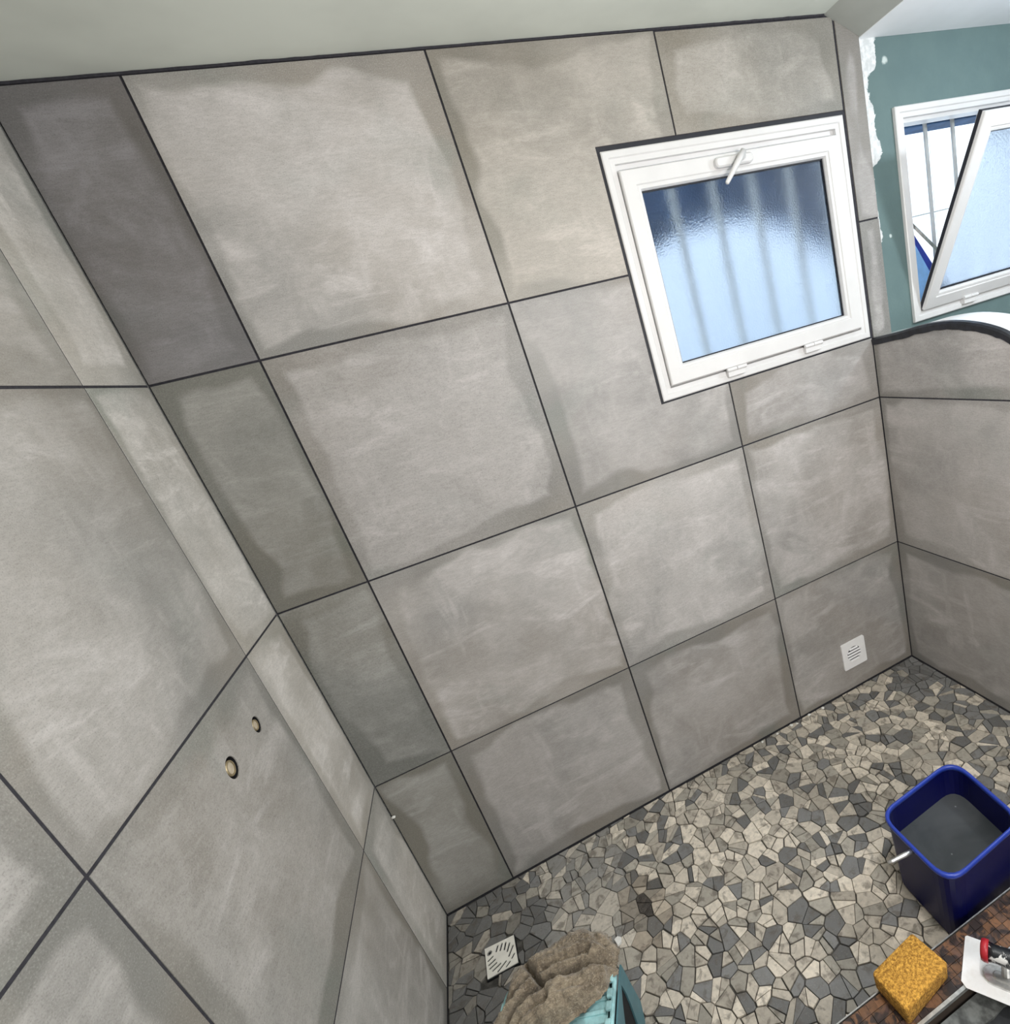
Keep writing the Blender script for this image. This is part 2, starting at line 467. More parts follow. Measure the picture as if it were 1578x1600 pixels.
# column 3
tile(wall_back, inset_rect(.6, .004, XR, Z3), BACK, tt, 1.0, holes=[circle(.9005, .170, .036, 20)])
tile(wall_back, inset_rect(.6, Z3, XR, Z2), BACK, tt, 1.06)
tile(wall_back, inset_rect(.6, Z2, XR, WB + J), BACK, tt, .90)
tile(wall_back, inset_rect(.6, WT - J, XR, ZC - .006), BACK, tt, (.93, .92, .87))
# narrow strip to the right of the window
tile(wall_back, [(XR + .0075, 1.37), (1.290, 1.37), (1.290, Z1 - J), (XR + .0075, Z1 - J)], BACK, tt, .88)
tile(wall_back, [(XR + .0075, Z1 + J), (1.290, Z1 + J), (1.292, 2.283), (XR + .0065, 2.329)], BACK, tt, .84)

# ------------------------------------------------------------------ left wall
holes_px = [(-.348, 1.0515, .0175, .0180), (-.491, 1.0530, .0220, .0215)]
hl = lambda s: [circle(y, z, ry_ * s, 20, rz_ * s) for (y, z, ry_, rz_) in holes_px]
wl = prism(rect(ROOM_Y, -.2, 0.0095, ZC + .02), LEFT, .010, .09, holes=hl(1.05))
wall_left = struct(obj('wall_left', wl, MT['plain']))
gl = prism(rect(ROOM_Y + .01, -.006, -.0005, ZC), LEFT, .0008, .0098, holes=hl(1.05))
obj('grout', gl, MT['grout'], wall_left)
ys = [-.0012, YA, YB, YC, YC - .6, ROOM_Y + .01]
zs = [.004, Z3, Z2, Z1, ZC - .003]
for i in range(len(ys) - 1):
    for j in range(4):
        y1, y0 = ys[i], ys[i + 1]
        t = 1.42 if i == 0 else (.99, .98, .97, 1.10)[j]  # corner strip tinted lighter, its brighter angle to the light painted in
        if i == 1 and j == 0: t = 1.04
        jj = .0020 if i < 2 else J
        poly = [(y0 + (J if i != 0 else .0014), zs[j] + J), (y1 - jj, zs[j] + J), (y1 - jj, zs[j + 1] - J), (y0 + (J if i != 0 else .0014), zs[j + 1] - J)]
        hs = hl(1.0) if (i == 1 and j == 1) else ()
        tile(wall_left, poly, LEFT, tt, (t, t * 1.01, t * .985), holes=hs)

# ------------------------------------------------------------------ half wall on the right (top runs in a shallow curve)
prof = [(0.0098, 1.377), (-.115, 1.388), (-.226, 1.402), (-.324, 1.404), (-.405, 1.393), (-.472, 1.374), (-.524, 1.349), (-.60, 1.296), (-.68, 1.222), (-.76, 1.13), (-.84, 1.03), (-.92, .93), (-1.0, .86)]
def smooth_prof(p, k=4):
    out = []
    for i in range(len(p) - 1):
        p0 = p[max(i - 1, 0)]; p1 = p[i]; p2 = p[i + 1]; p3 = p[min(i + 2, len(p) - 1)]
        for s in range(k):
            t = s / k
            out.append(tuple(.5 * ((2 * p1[q]) + (-p0[q] + p2[q]) * t + (2 * p0[q] - 5 * p1[q] + 4 * p2[q] - p3[q]) * t * t + (-p0[q] + 3 * p1[q] - 3 * p2[q] + p3[q]) * t ** 3) for q in (0, 1)))
    out.append(p[-1]); return out
PR = smooth_prof(prof)
HT = .125
hw = prism([(PR[-1][0], -.05), (.0098, -.05)] + [(y, z - .012) for y, z in PR], HALF, .0098, HT)
wall_right = struct(obj('wall_right', hw, MT['plain']))
# grout bed and tiles on the shower side
def clip_top(y0, y1, z0, off=.004):
    pts = [(y, z - off) for y, z in PR if y0 < y < y1]
    def zat(y):
        for (a, za), (b, zb) in zip(PR, PR[1:]):
            if b <= y <= a: return za + (zb - za) * (a - y) / (a - b)
        return PR[-1][1]
    return [(y0, z0), (y1, z0), (y1, zat(y1) - off)] + pts + [(y0, zat(y0) - off)]
gp = prism(clip_top(-.995, -.0005, -.006), HALF, .0010, .0097); obj('grout', gp, MT['grout'], wall_right)
hy = [-.0012, -.60, -.995]
for i in range(2):
    for (z0, z1) in ((.004, Z3), (Z3, Z2)):
        if i == 1 and z0 > 1: continue
        y1, y0 = hy[i], hy[i + 1]
        zt = min(z1, .86 if i == 1 else z1)
        if i == 1 and z0 == Z3: pts = [(y0 + J, Z3 + J), (y1 - J, Z3 + J)] + [p for p in clip_top(y0 + J, y1 - J, Z3 + J)[2:]]; pts = [(a, min(b, Z2 - J)) for a, b in pts]
        else: pts = [(y0 + J, z0 + J), (y1 - J, z0 + J), (y1 - J, z1 - J), (y0 + J, z1 - J)]
        tile(wall_right, pts, HALF, tt, .93 if z0 < .1 else .98)
p = clip_top(-.60 + J, -.0026, Z2 + J); tile(wall_right, p, HALF, tt, .92)
p = clip_top(-.72, -.60 - J, Z2 + J); tile(wall_right, p, HALF, tt, .92)
# black edge trim along the curve
bm = bmesh.new(); rings = []
random.seed(3)
for i, (y, z) in enumerate(PR):
    jz = random.uniform(-.003, .001); t = .021
    rings.append([bm.verts.new(q) for q in ((XR - .004, y, z - t + jz), (XR - .006, y, z - .004), (XR - .002, y, z + .002), (XR + .013, y, z + .0035), (XR + .016, y, z - .001), (XR + .016, y, z - t + jz))])
for a, b in zip(rings, rings[1:]):
    for k in range(6): bm.faces.new([a[k], a[(k + 1) % 6], b[(k + 1) % 6], b[k]])
bm.faces.new(rings[0]); bm.faces.new(rings[-1][::-1])
obj('edge_trim', bm, MT['black_trim'], wall_right, smooth=False)
# glazed white tiles on the top of the half wall
def top_tile(y1, y0):
    bm = bmesh.new(); rr = []
    ps = [(y, z) for y, z in PR if y0 < y < y1]
    def zat(y):
        for (a, za), (b, zb) in zip(PR, PR[1:]):
            if b <= y <= a: return za + (zb - za) * (a - y) / (a - b)
    ps = [(y1, zat(y1))] + ps + [(y0, zat(y0))]
    for y, z in ps: rr.append([bm.verts.new(q) for q in ((XR + .0165, y, z + .001), (XR + HT, y, z + .001), (XR + HT, y, z - .0115), (XR + .0165, y, z - .0115))])
    for a, b in zip(rr, rr[1:]):
        for k in range(4): bm.faces.new([a[k], a[(k + 1) % 4], b[(k + 1) % 4], b[k]])
    bm.faces.new(rr[0]); bm.faces.new(rr[-1][::-1])
    return bm
for (y1, y0) in ((.0045, -.2395), (-.2415, -.4390), (-.4415, -.6390), (-.6415, -.8390), (-.8415, -.999)):
    obj('top_tile', top_tile(y1, y0), MT['white_tile'], wall_right)

# ------------------------------------------------------------------ ceiling, far walls, floors
ceiling = struct(obj('ceiling', box((XC - .09, ROOM_Y, ZC), (1.172, .0095, ZC + .08)), MT['ceil']))
so = prism([(1.172, ZC), (1.296, ZR), (1.33, ZR), (1.33, ZC + .08), (1.172, ZC + .08)], lambda a, b, d: (a, d, b), ROOM_Y, .0095)
obj('soffit', so, MT['soffit'], ceiling)
obj('low_ceiling', box((1.296, ROOM_Y, ZR - .0015), (ROOM_X, .0095, ZC + .08)), MT['ceil_r'], ceiling)
# ragged black silicone line between tiles and ceiling
bm = bmesh.new(); random.seed(5); n = 120; rg = []
for i in range(n + 1):
    x = XC + (1.170 - XC) * i / n; h = .0045 + random.random() * .003 + (.004 if random.random() < .06 else 0)
    rg.append([bm.verts.new(q) for q in ((x, -.0004, ZC - .0045), (x, -h * .40, ZC - .0003), (x, .003, ZC - .0003), (x, .003, ZC - .0045))])
for a, b in zip(rg, rg[1:]):
    for k in range(4): bm.faces.new([a[k], a[(k + 1) % 4], b[(k + 1) % 4], b[k]])
obj('silicone_joint', bm, MT['grout'], ceiling)
struct(obj('wall_front', box((XC - .09, ROOM_Y - .1, -.2), (ROOM_X + .1, ROOM_Y, ZC + .1)), MT['plain']))
struct(obj('wall_far_right', box((ROOM_X, ROOM_Y, -.2), (ROOM_X + .1, .0095, ZC + .1)), MT['plain']))

# shower floor : bed + broken stones
CI = -.914   # inner edge of curb
floor = struct(obj('floor', box((XC - .0098, CI, -.05), (XR + .0098, .0098, -.0065)), MT['bed']))
fo = struct(obj('floor_outside', box((XC, ROOM_Y, -.05), (ROOM_X, -1.006, .055)), MT['outer_floor']))
bm = bmesh.new(); random.seed(8); v0 = None
pts = [(XC, -1.0065)] + [(XR, -1.0065)] + [(XR - (XR - XC) * i / 60, -1.050 - .006 * random.random()) for i in range(61)]
obj('mortar_strip', prism(pts, lambda a, b, d: (a, b, d), .062, .0552), simple('grey_mortar', (.12, .125, .12), .9, var=.5, nscale=40, bump=.5), fo)
struct(obj('floor_beyond_half_wall', box((XR + HT, -1.002, -.05), (ROOM_X, .0095, .055)), MT['outer_floor']))

def clip(poly, nx, ny, d):      # keep nx*x+ny*y<=d
    out = []
    for i in range(len(poly)):
        a, b = poly[i], poly[(i + 1) % len(poly)]
        da = nx * a[0] + ny * a[1] - d; db = nx * b[0] + ny * b[1] - d
        if da <= 0: out.append(a)
        if (da < 0 < db) or (db < 0 < da):
            t = da / (da - db); out.append((a[0] + (b[0] - a[0]) * t, a[1] + (b[1] - a[1]) * t))
    return out
def area(p): return .5 * abs(sum(p[i][0] * p[(i + 1) % len(p)][1] - p[(i + 1) % len(p)][0] * p[i][1] for i in range(len(p))))
def cen(p): return (sum(q[0] for q in p) / len(p), sum(q[1] for q in p) / len(p))
def proj(x, y, z):
    q = Vector((x, y, z)) - CAM_POS
    c = [sum(R_CAM[i][k] * q[k] for k in range(3)) for i in range(3)]
    return CX + F_PX * c[0] / c[2], CY + F_PX * c[1] / c[2], c[2]

random.seed(21)
G = .0440; seeds = {}
nx_ = int((XR - XC) / G) + 1; ny_ = int((0 - CI) / G) + 1
for i in range(-1, nx_ + 1):
    for j in range(-1, ny_ + 1):
        if random.random() < .07: continue
        seeds[i, j] = (XC + (i + .5 + random.uniform(-.48, .48)) * G, -(j + .5 + random.uniform(-.48, .48)) * G)
cells = []
for (i, j), s in seeds.items():
    poly = [(max(XC + .002, s[0] - .09), max(CI + .003, s[1] - .09)), (min(XR - .002, s[0] + .09), max(CI + .003, s[1] - .09)), (min(XR - .002, s[0] + .09), min(-.0025, s[1] + .09)), (max(XC + .002, s[0] - .09), min(-.0025, s[1] + .09))]
    if poly[1][0] <= poly[0][0] or poly[2][1] <= poly[0][1]: continue
    for di in range(-3, 4):
        for dj in range(-3, 4):
            o_ = seeds.get((i + di, j + dj))
            if o_ is None or (di == 0 and dj == 0) or not poly: continue
            nx, ny = o_[0] - s[0], o_[1] - s[1]
            poly = clip(poly, nx, ny, nx * (o_[0] + s[0]) / 2 + ny * (o_[1] + s[1]) / 2)
    if len(poly) < 3: continue
    parts = [poly]
    if area(poly) > .0014 and random.random() < .6:
        c = cen(poly); t = random.random() * math.pi; nx, ny = math.cos(t), math.sin(t); d = nx * c[0] + ny * c[1] + random.uniform(-.005, .005)
        parts = [clip(poly, nx, ny, d), clip(poly, -nx, -ny, -d)]
    for q in parts:
        if len(q) >= 3 and area(q) > 7e-5: cells.append(q)
DR = [(-.711, -.190), (-.622, -.199), (-.619, -.288), (-.709, -.284)]     # drain corners
dc = (sum(p[0] for p in DR) / 4, sum(p[1] for p in DR) / 4)
def pick_tint(x, y):
    v = random.random()
    beige = .56
    if x > .75 and y > -.30: beige = .62 - .55 * min(1, (x - .75) / .3) * min(1, (y + .35) / .2)
    if x < -.22: beige = .42
    if x < -.50: beige = .10
    if x > .95: beige = min(beige, .32)
    beige += .22 * (noise.noise(Vector((x * 4, y * 4, 3))))
    if v < beige:
        k = random.uniform(.62, 1.25); c = (.68 * k, .61 * k, .51 * k)
    elif v < beige + .22:
        k = random.uniform(.8, 1.2); c = (.40 * k, .37 * k, .315 * k)
    else:
        k = random.uniform(.65, 1.25); c = (.19 * k, .19 * k, .188 * k)
    if -.52 < x < -.24 and y > -.42:      # whitish haze left by the grouting
        f = .42; c = tuple(a * (1 - f) + b * f for a, b in zip(c, (.44, .42, .38)))
    if x < -.56:
        f = .4; c = tuple(a * (1 - f) + b * f for a, b in zip(c, (.125, .122, .118)))
    d = math.hypot((x + .235) / .5, (y + .345) / .9)
    if d < .13: c = (c[0] * .68, c[1] * .65, c[2] * .62)
    if d < .05: c = (.03, .024, .02)
    return c
def stone_bm(bm, q, col, lay):
    c = cen(q); r = math.sqrt(area(q) / math.pi); gap = random.choice((.0007, .0010, .0014, .0026))
    k = max(.5, 1 - gap / r)
    q = [(c[0] + (p[0] - c[0]) * k, c[1] + (p[1] - c[1]) * k) for p in q]
    h = random.uniform(-.0012, .0012); tx, ty = random.uniform(-.03, .03), random.uniform(-.03, .03)
    top = [bm.verts.new((c[0] + (p[0] - c[0]) * (1 - .0010 / r), c[1] + (p[1] - c[1]) * (1 - .0010 / r), h + tx * (p[0] - c[0]) + ty * (p[1] - c[1]))) for p in q]
    mid = [bm.verts.new((p[0], p[1], h - .0010)) for p in q]
    bot = [bm.verts.new((p[0], p[1], -.0062)) for p in q]
    fs = [bm.faces.new(top)]
    n = len(q)
    for i in range(n):
        j = (i + 1) % n
        fs.append(bm.faces.new([top[i], mid[i], mid[j], top[j]])); fs.append(bm.faces.new([mid[i], bot[i], bot[j], mid[j]]))
    for f in fs:
        for lp in f.loops: lp[lay] = (col[0], col[1], col[2], 1)
scored = []
for q in cells:
    c = cen(q)
    if abs(c[0] - dc[0]) < .047 and abs(c[1] - dc[1]) < .048: continue
    pp = [proj(x, y, 0) for x, y in q]; u = sum(p[0] for p in pp) / len(pp); v = sum(p[1] for p in pp) / len(pp)
    vis = 0 < u < 1578 and 0 < v < 1600
    hid = (.42 < c[0] < .70 and -.90 < c[1] < -.62)
    scored.append((area([(p[0], p[1]) for p in pp]) if vis and not hid else 0, q))
scored.sort(key=lambda t: -t[0])
for a, q in scored[:300]:
    bm = bmesh.new(); lay = bm.loops.layers.float_color.new('tint'); stone_bm(bm, q, pick_tint(*cen(q)), lay)
    obj('stone', bm, MT['stone'], floor)
bm = bmesh.new(); lay = bm.loops.layers.float_color.new('tint')
for a, q in scored[300:]: stone_bm(bm, q, pick_tint(*cen(q)), lay)
o = obj('stones', bm, MT['stone'], floor); o['kind'] = 'stuff'

# ------------------------------------------------------------------ curb with small brown mosaic and metal edges
curb = struct(obj('curb', box((XC, -1.0005, -.05), (XR, CI, CURB_H - .0025)), simple('dark_curb_bed', (.05, .035, .025), .9)))
obj('edge_profile', box((XC, CI + .0005, CURB_H - .03), (XR, CI + .0030, CURB_H + .0015)), MT['steel'], curb)
obj('edge_profile', box((XC, -1.0045, CURB_H - .009), (XR, -.9975, CURB_H + .0015)), MT['steel'], curb)
random.seed(11)
S = .0212; rows = 4; stuff = bmesh.new(); lay2 = stuff.loops.layers.float_color.new('tint')
MT['mosaic'] = mat_mosaic(); y_in = CI - .0012; rowh = (y_in + .9965) / rows
def mosaic(bm, lay, x0, x1, y0, y1):
    k = random.random(); v = random.uniform(.7, 1.25)
    col = (.20 * v, .098 * v, .050 * v) if k < .4 else ((.13 * v, .075 * v, .052 * v) if k < .75 else (.065 * v, .052 * v, .058 * v))
    z = CURB_H + random.uniform(-.0008, .0003); jg = lambda: random.uniform(-.0022, .0022) * .4
    pts = [(x0 + .0005 + jg(), y0 + .0005), (x1 - .0005 + jg(), y0 + .0005), (x1 - .0005 + jg(), y1 - .0005), (x0 + .0005 + jg(), y1 - .0005)]
    T = [bm.verts.new((a, b, z)) for a, b in pts]; B = [bm.verts.new((a, b, CURB_H - .0061)) for a, b in pts]
    fs = [bm.faces.new(T)] + [bm.faces.new([T[i], B[i], B[(i + 1) % 4], T[(i + 1) % 4]]) for i in range(4)]
    for f in fs:
        for lp in f.loops: lp[lay] = (col[0], col[1], col[2], 1)
x = XC + .001
while x + S < XR:
    for r in range(rows):
        y0 = -.9965 + r * rowh
        if -.02 < x < .72:
            bm = bmesh.new(); ly = bm.loops.layers.float_color.new('tint'); mosaic(bm, ly, x, x + S, y0, y0 + rowh); obj('mosaic_tile', bm, MT['mosaic'], curb)
        else: mosaic(stuff, lay2, x, x + S, y0, y0 + rowh)
    x += S
o = obj('mosaic_tiles', stuff, MT['mosaic'], curb); o['kind'] = 'stuff'

# ------------------------------------------------------------------ windows
def build_window(n, dx, tilt, label_open):
    X0, Z0, X1, Z1_ = WIN1[0] + dx, WIN1[1], WIN1[2] + dx, WIN1[3]
    W = struct(empty('window_%d' % n, ((X0 + X1) / 2, 0, Z0)))
    pf = [(0, .0095 if dx else .03), (0, -.002), (.003, -.0045), (.0175, -.0045), (.0205, -.001), (.034, -.001), (.034, .014), (.046, .014), (.046, .060), (.012, .060), (.012, .03)]
    pf[0] = (0, .0094); pf[-1] = (.0125, .0094)
    obj('frame', sweep_frame(X0, Z0, X1, Z1_, pf), MT['pvc'], W)
    # sash in local coordinates, origin on the hinge line
    hx, hz = X0 + .036, Z0 + .041; sw_, sh = (X1 - X0) - .078, .597
    sash_bm = sweep_frame(0, 0, sw_, sh, [(0, .012), (0, -.0125), (.003, -.0155), (.040, -.0155), (.043, -.012), (.046, -.013), (.052, -.012), (.056, -.004), (.056, .002), (.050, .002), (.050, .022), (.012, .022), (.012, .012)])
    sash = obj('sash', sash_bm, MT['pvc'], W, local=True)
    sash.location = (hx - (X0 + X1) / 2, 0, hz - Z0); sash.rotation_euler = (tilt, 0, 0)
    obj('gasket', sweep_frame(.0505, .0505, sw_ - .0505, sh - .0505, [(0, .0025), (.009, .0025), (.009, .0125), (0, .0125)]), MT['pvc_dark'], sash, local=True)
    if tilt: obj('side_seal', sweep_frame(-.002, -.002, sw_ + .002, sh + .002, [(0, -.002), (.006, -.002), (.006, .010), (0, .010)]), MT['pvc_dark'], sash, local=True)
    obj('pane', box((.0515, .0060, .0515), (sw_ - .0515, .0100, sh - .0515)), MT['frost'], sash, local=True)
    # handle at the top centre
    cx = .755 - .399 ; cz = sh - .025
    hb = prism(rrect(cx - .064, cz - .0135, cx + .064, cz + .0135, .011), lambda a, b, d: (a, d, b), -.034, -.0155, bev=.004)
    obj('handle_base', hb, MT['pvc'], sash, smooth=False, local=True)
    bm = bmesh.new(); tube(bm, [(cx + .018, -.034, cz + .004), (cx + .018, -.047, cz + .004)], .012, 16)
    p0, p1 = Vector((cx + .024, -.047, cz + .014)), Vector((cx - .060, -.062, cz - .064))
    tube(bm, [p0, p0.lerp(p1, .3), p0.lerp(p1, .7), p1.lerp(p0, .03), p1], [.0095, .0090, .0072, .0060, .004], 14)
    obj('handle_lever', bm, MT['pvc'], sash, smooth=True, local=True)
    for hxx in (.63 + dx, .935 + dx):
        bm = bmesh.new()
        for a, b in ((-.036, -.001), (.001, .036)):
            tube(bm, [(hxx + a, -.0175, Z0 + .036), (hxx + b, -.0175, Z0 + .036)], .0062, 12)
        add_box(bm, (hxx - .034, -.018, Z0 + .014), (hxx + .030, -.0012, Z0 + .0335), .001)
        obj('hinge', bm, MT['pvc'], W)
    # thin dark joint between window frame and surrounding wall
    if dx == 0:
        obj('dark_joint', sweep_frame(WL + .001, WB + .001, WR - .003, WT - .001, [(0, .0032), (.0135, .0032), (.0135, .0092), (0, .0092)]), MT['pvc_dark'], W)
    if tilt:
        L = .207; q = Vector((X0 + .037, -L * math.sin(tilt) + .004, hz + L * math.cos(tilt))); p_ = Vector((X0 + .040, .010, 1.718))
        bm = bmesh.new(); dirv = (q - p_).normalized(); nrm = dirv.cross(Vector((1, 0, 0)))
        vs = []
        for pt in (p_, q):
            for sx, sn in ((-1, -1), (1, -1), (1, 1), (-1, 1)): vs.append(bm.verts.new(pt + Vector((.0013 * sx, 0, 0)) + nrm * .0055 * sn))
        for k in range(4): bm.faces.new([vs[k], vs[(k + 1) % 4], vs[4 + (k + 1) % 4], vs[4 + k]])
        bm.faces.new(vs[:4][::-1]); bm.faces.new(vs[4:])
        obj('stay_arm', bm, MT['steel'], W)
    return W
build_window(1, 0, 0, '')
build_window(2, DX2, .50, 'open')

# ------------------------------------------------------------------ outside
def grille(xs, label):
    g = tag(empty('window_grille', (sum(xs) / len(xs), .128, 1.22)), label, 'grille')
    for x in xs:
        bm = bmesh.new(); tube(bm, [(x, .128, 1.24), (x, .128, 2.28)], .0115 if xs[0] < 1 else .0075, 12); obj('bar', bm, MT['grille_light' if xs[0] < 1 else 'grille'], g, smooth=True)
    for z in (1.235, 2.285):
        obj('rail', box((xs[0] - .10, .112, z - .012), (xs[-1] + .10, .144, z + .012), .002), MT['grille'], g)
    return g
grille([.462 + .1465 * i for i in range(6)], 'pale vertical bars outside the closed frosted window')
grille([1.535 + .1375 * i for i in range(6)], 'grey vertical bars outside the open tilted window')
cn = tag(empty('sun_canopy', (.90, .11, 2.30)), 'dark blue canopy with arched lower edge outside the closed window', 'canopy')
for x_ in (.34, .90, 1.46): obj('bracket', box((x_ - .01, .1101, 2.30), (x_ + .01, .3399, 2.33)), MT['grille'], cn)
obj('cloth', prism([(.30, 2.35)] + [(.30, 1.70), (.609, 1.86), (.66, 1.880), (.709, 1.896), (.76, 1.905), (.818, 1.909), (.90, 1.914), (.955, 1.912), (1.03, 1.905), (1.093, 1.89), (1.15, 1.87), (1.202, 1.845), (1.28, 1.80), (1.341, 1.762), (1.50, 1.64), (1.50, 2.35)], BACK, .34, .42), MT['dkblue'], cn)
tag(obj('shutter_box', box((1.60, .155, 2.052), (2.45, .25, 2.30), .006), MT['dkblue']), 'dark roller shutter box above the opening outside the open window', 'shutter')
lb = tag(empty('leaning_board', (1.60, .15, -.5)), 'light blue board with dark blue edge leaning outside the open window', 'board')
obj('panel', prism([(1.48, -.5), (2.0, -.5), (2.0, .95), (1.673, 1.515), (1.583, 1.672), (1.48, 1.85)], BACK, .147, .153), MT['skyblue'], lb)
obj('edging', prism([(1.48, 1.851), (1.583, 1.673), (1.673, 1.516), (2.0, .951), (2.0, 1.05), (1.69, 1.545), (1.592, 1.69), (1.49, 1.86)], BACK, .1465, .1545), MT['edgeblue'], lb)
wo = struct(obj('wall_outside', box((-1.5, 1.50, -.5), (5.5, 1.6, 3.1)), MT['plain']))
for i in range(9):
    for j in range(6):
        obj('panel', box((-1.3 + i * .75, 1.485, -.45 + j * .58), (-1.3 + i * .75 + .742, 1.4995, -.45 + j * .58 + .572)), MT['ext'], wo)
struct(obj('ground_outside', box((-1.5, .11, -.6), (5.5, 1.5, -.5)), MT['ext']))

# ------------------------------------------------------------------ wall vent
v = tag(empty('wall_vent', (.9005, -.001, .1075)), 'white square plastic vent grille low on the back wall', 'vent')
hole = circle(.9005, .170, .0345, 28)
obj('plate', prism(rrect(.8425, .1075, .9595, .2320, .006), BACK, -.0075, -.0006, holes=[hole]), MT['vent'], v)
for i, z in enumerate((.143, .1565, .170, .1835, .197)):
    hwid = math.sqrt(max(0, .0345 ** 2 - (z - .170) ** 2)) - .0005
    bm = bmesh.new()
    P = [(-.0105, z - .0030), (-.0092, z - .0038), (-.0030, z + .0000), (-.0043, z + .0008)]
    a = [bm.verts.new((.9005 - hwid, y, zz)) for y, zz in P]; b = [bm.verts.new((.9005 + hwid, y, zz)) for y, zz in P]
    for k in range(4): bm.faces.new([a[k], a[(k + 1) % 4], b[(k + 1) % 4], b[k]])
    bm.faces.new(a[::-1]); bm.faces.new(b)
    obj('slat', bm, MT['vent'], v)
bm = bmesh.new(); tube(bm, [(.9005, -.0028, .170), (.9005, .0030, .170)], .0344, 28, cap=False); obj('collar', bm, MT['pvc_dark'], v)

# ------------------------------------------------------------------ floor drain
SL = [(-.678, -.218, -.672, -.203), (-.666, -.222, -.659, -.204), (-.654, -.227, -.648, -.208), (-.646, -.237, -.637, -.216), (-.643, -.254, -.628, -.230), (-.635, -.265, -.627, -.256),
      (-.703, -.233, -.689, -.227), (-.702, -.246, -.683, -.240), (-.700, -.258, -.680, -.252), (-.692, -.269, -.669, -.261), (-.678, -.280, -.653, -.264), (-.653, -.280, -.642, -.272)]
dz0 = .0045
d = tag(empty('floor_drain', (dc[0], dc[1], 0)), 'small square cream drain cover with slanted slots in the stone floor', 'drain')
FL = lambda a, b, dd: (a, b, dd)
ring = circle(-.6975, -.2115, .0082, 16, .0075)
obj('cover', prism(DR, FL, dz0, .0016, holes=[capsule(*s, .0026) for s in SL] + [ring]), MT['cream'], d)
obj('sump', prism([(dc[0] + (p[0] - dc[0]) * 1.06, dc[1] + (p[1] - dc[1]) * 1.06) for p in DR], FL, .0012, -.006), MT['black_hole'], d)
obj('key_ring', prism(circle(-.6975, -.2115, .0070, 14), FL, dz0 - .001, .0015, holes=[circle(-.6975, -.2115, .0042, 10)]), MT['steel'], d)

# ------------------------------------------------------------------ pipe ends in the left wall
for (nm, (y, z, ry_, rz_), lab) in (('pipe_outlet', holes_px[0], 'small brass pipe end in the upper right of the two round wall holes'), ('pipe_outlet', holes_px[1], 'larger brass pipe end in the lower left of the two round wall holes')):
    t = tag(empty(nm, (XC - .028, y, z)), lab, 'pipe')
    r = ry_ * .70
    bm = bmesh.new(); N_ = 20
    prof_ = [(-.040, r), (-.0030, r), (-.0018, r * .93), (-.0018, r * .74), (-.030, r * .74)]
    rg = [[bm.verts.new((XC + xx, y + rr * math.cos(2 * math.pi * k / N_), z + rr * math.sin(2 * math.pi * k / N_))) for k in range(N_)] for xx, rr in prof_]
    for a, b in zip(rg, rg[1:]):
        for k in range(N_): bm.faces.new([a[k], a[(k + 1) % N_], b[(k + 1) % N_], b[k]])
    obj('sleeve', bm, MT['brass'], t, smooth=False)
    bm = bmesh.new(); tube(bm, [(XC - .040, y, z), (XC - .0030, y, z)], r * .73, 20); obj('plug', bm, MT['plug'], t)
    bm = bmesh.new(); LR = [[bm.verts.new((XC + xx, y + ry_ * .985 * math.cos(2 * math.pi * k / 20), z + rz_ * .985 * math.sin(2 * math.pi * k / 20))) for k in range(20)] for xx in (-.0018, -.0405)]
    for k in range(20): bm.faces.new([LR[0][k], LR[0][(k + 1) % 20], LR[1][(k + 1) % 20], LR[1][k]])
    obj('hole_liner', bm, MT['black_hole'], t)
    bm = bmesh.new(); tube(bm, [(XC - .042, y, z), (XC - .041, y, z)], ry_ * 1.04, 20); obj('hole_back', bm, MT['black_hole'], t)

# ------------------------------------------------------------------ blue bucket with murky water
BK = [(.714, -.655), (.417, -.675), (.415, -.906), (.689, -.888)]
bc = (sum(p[0] for p in BK) / 4, sum(p[1] for p in BK) / 4)
def round_quad(q, r, n=6):
    out = []
    m = len(q)
    for i in range(m):
        p = Vector(q[i]); a = (Vector(q[i - 1]) - p).normalized(); b = (Vector(q[(i + 1) % m]) - p).normalized()
        ang = a.angle(b); t = r / math.tan(ang / 2); A = p + a * t; B = p + b * t
        for k in range(n + 1):
            s = k / n; out.append(tuple(A.lerp(p, s).lerp(p.lerp(B, s), s)))
    return out
def ringq(scale, r, z, q=BK, c=bc): return [(x, y, z) for x, y in round_quad([(c[0] + (p[0] - c[0]) * scale, c[1] + (p[1] - c[1]) * scale) for p in q], r)]
def loft(rings, close0=True, close1=True):
    bm = bmesh.new(); R_ = [[bm.verts.new(p) for p in r] for r in rings]
    for a, b in zip(R_, R_[1:]):
        n = len(a)
        for k in range(n): bm.faces.new([a[k], a[(k + 1) % n], b[(k + 1) % n], b[k]])
    if close0: bm.faces.new(R_[0][::-1])
    if close1: bm.faces.new(R_[-1])
    return bm
bk = tag(empty('bucket', (bc[0], bc[1], .0015)), 'dark blue square plastic bucket holding murky water on the stone floor', 'bucket')
HB = .25
obj('body', loft([ringq(.86, .040, .0016), ringq(.875, .042, .006), ringq(.955, .05, HB - .012), ringq(.935, .049, HB - .012), ringq(.855, .040, .010)]), MT['blue'], bk, smooth=False)
rim_pr = [(.955, HB - .014), (.985, HB - .014), (1.0, HB - .009), (1.0, HB - .003), (.985, HB), (.945, HB), (.932, HB - .005), (.932, HB - .012)]
R_ = [ringq(s, .055 * s, z) for s, z in rim_pr]; bm = loft(R_ + [R_[0]], False, False); bmesh.ops.remove_doubles(bm, verts=bm.verts, dist=1e-6)
obj('rim', bm, MT['blue_rim'], bk, smooth=True)
ZW = .150
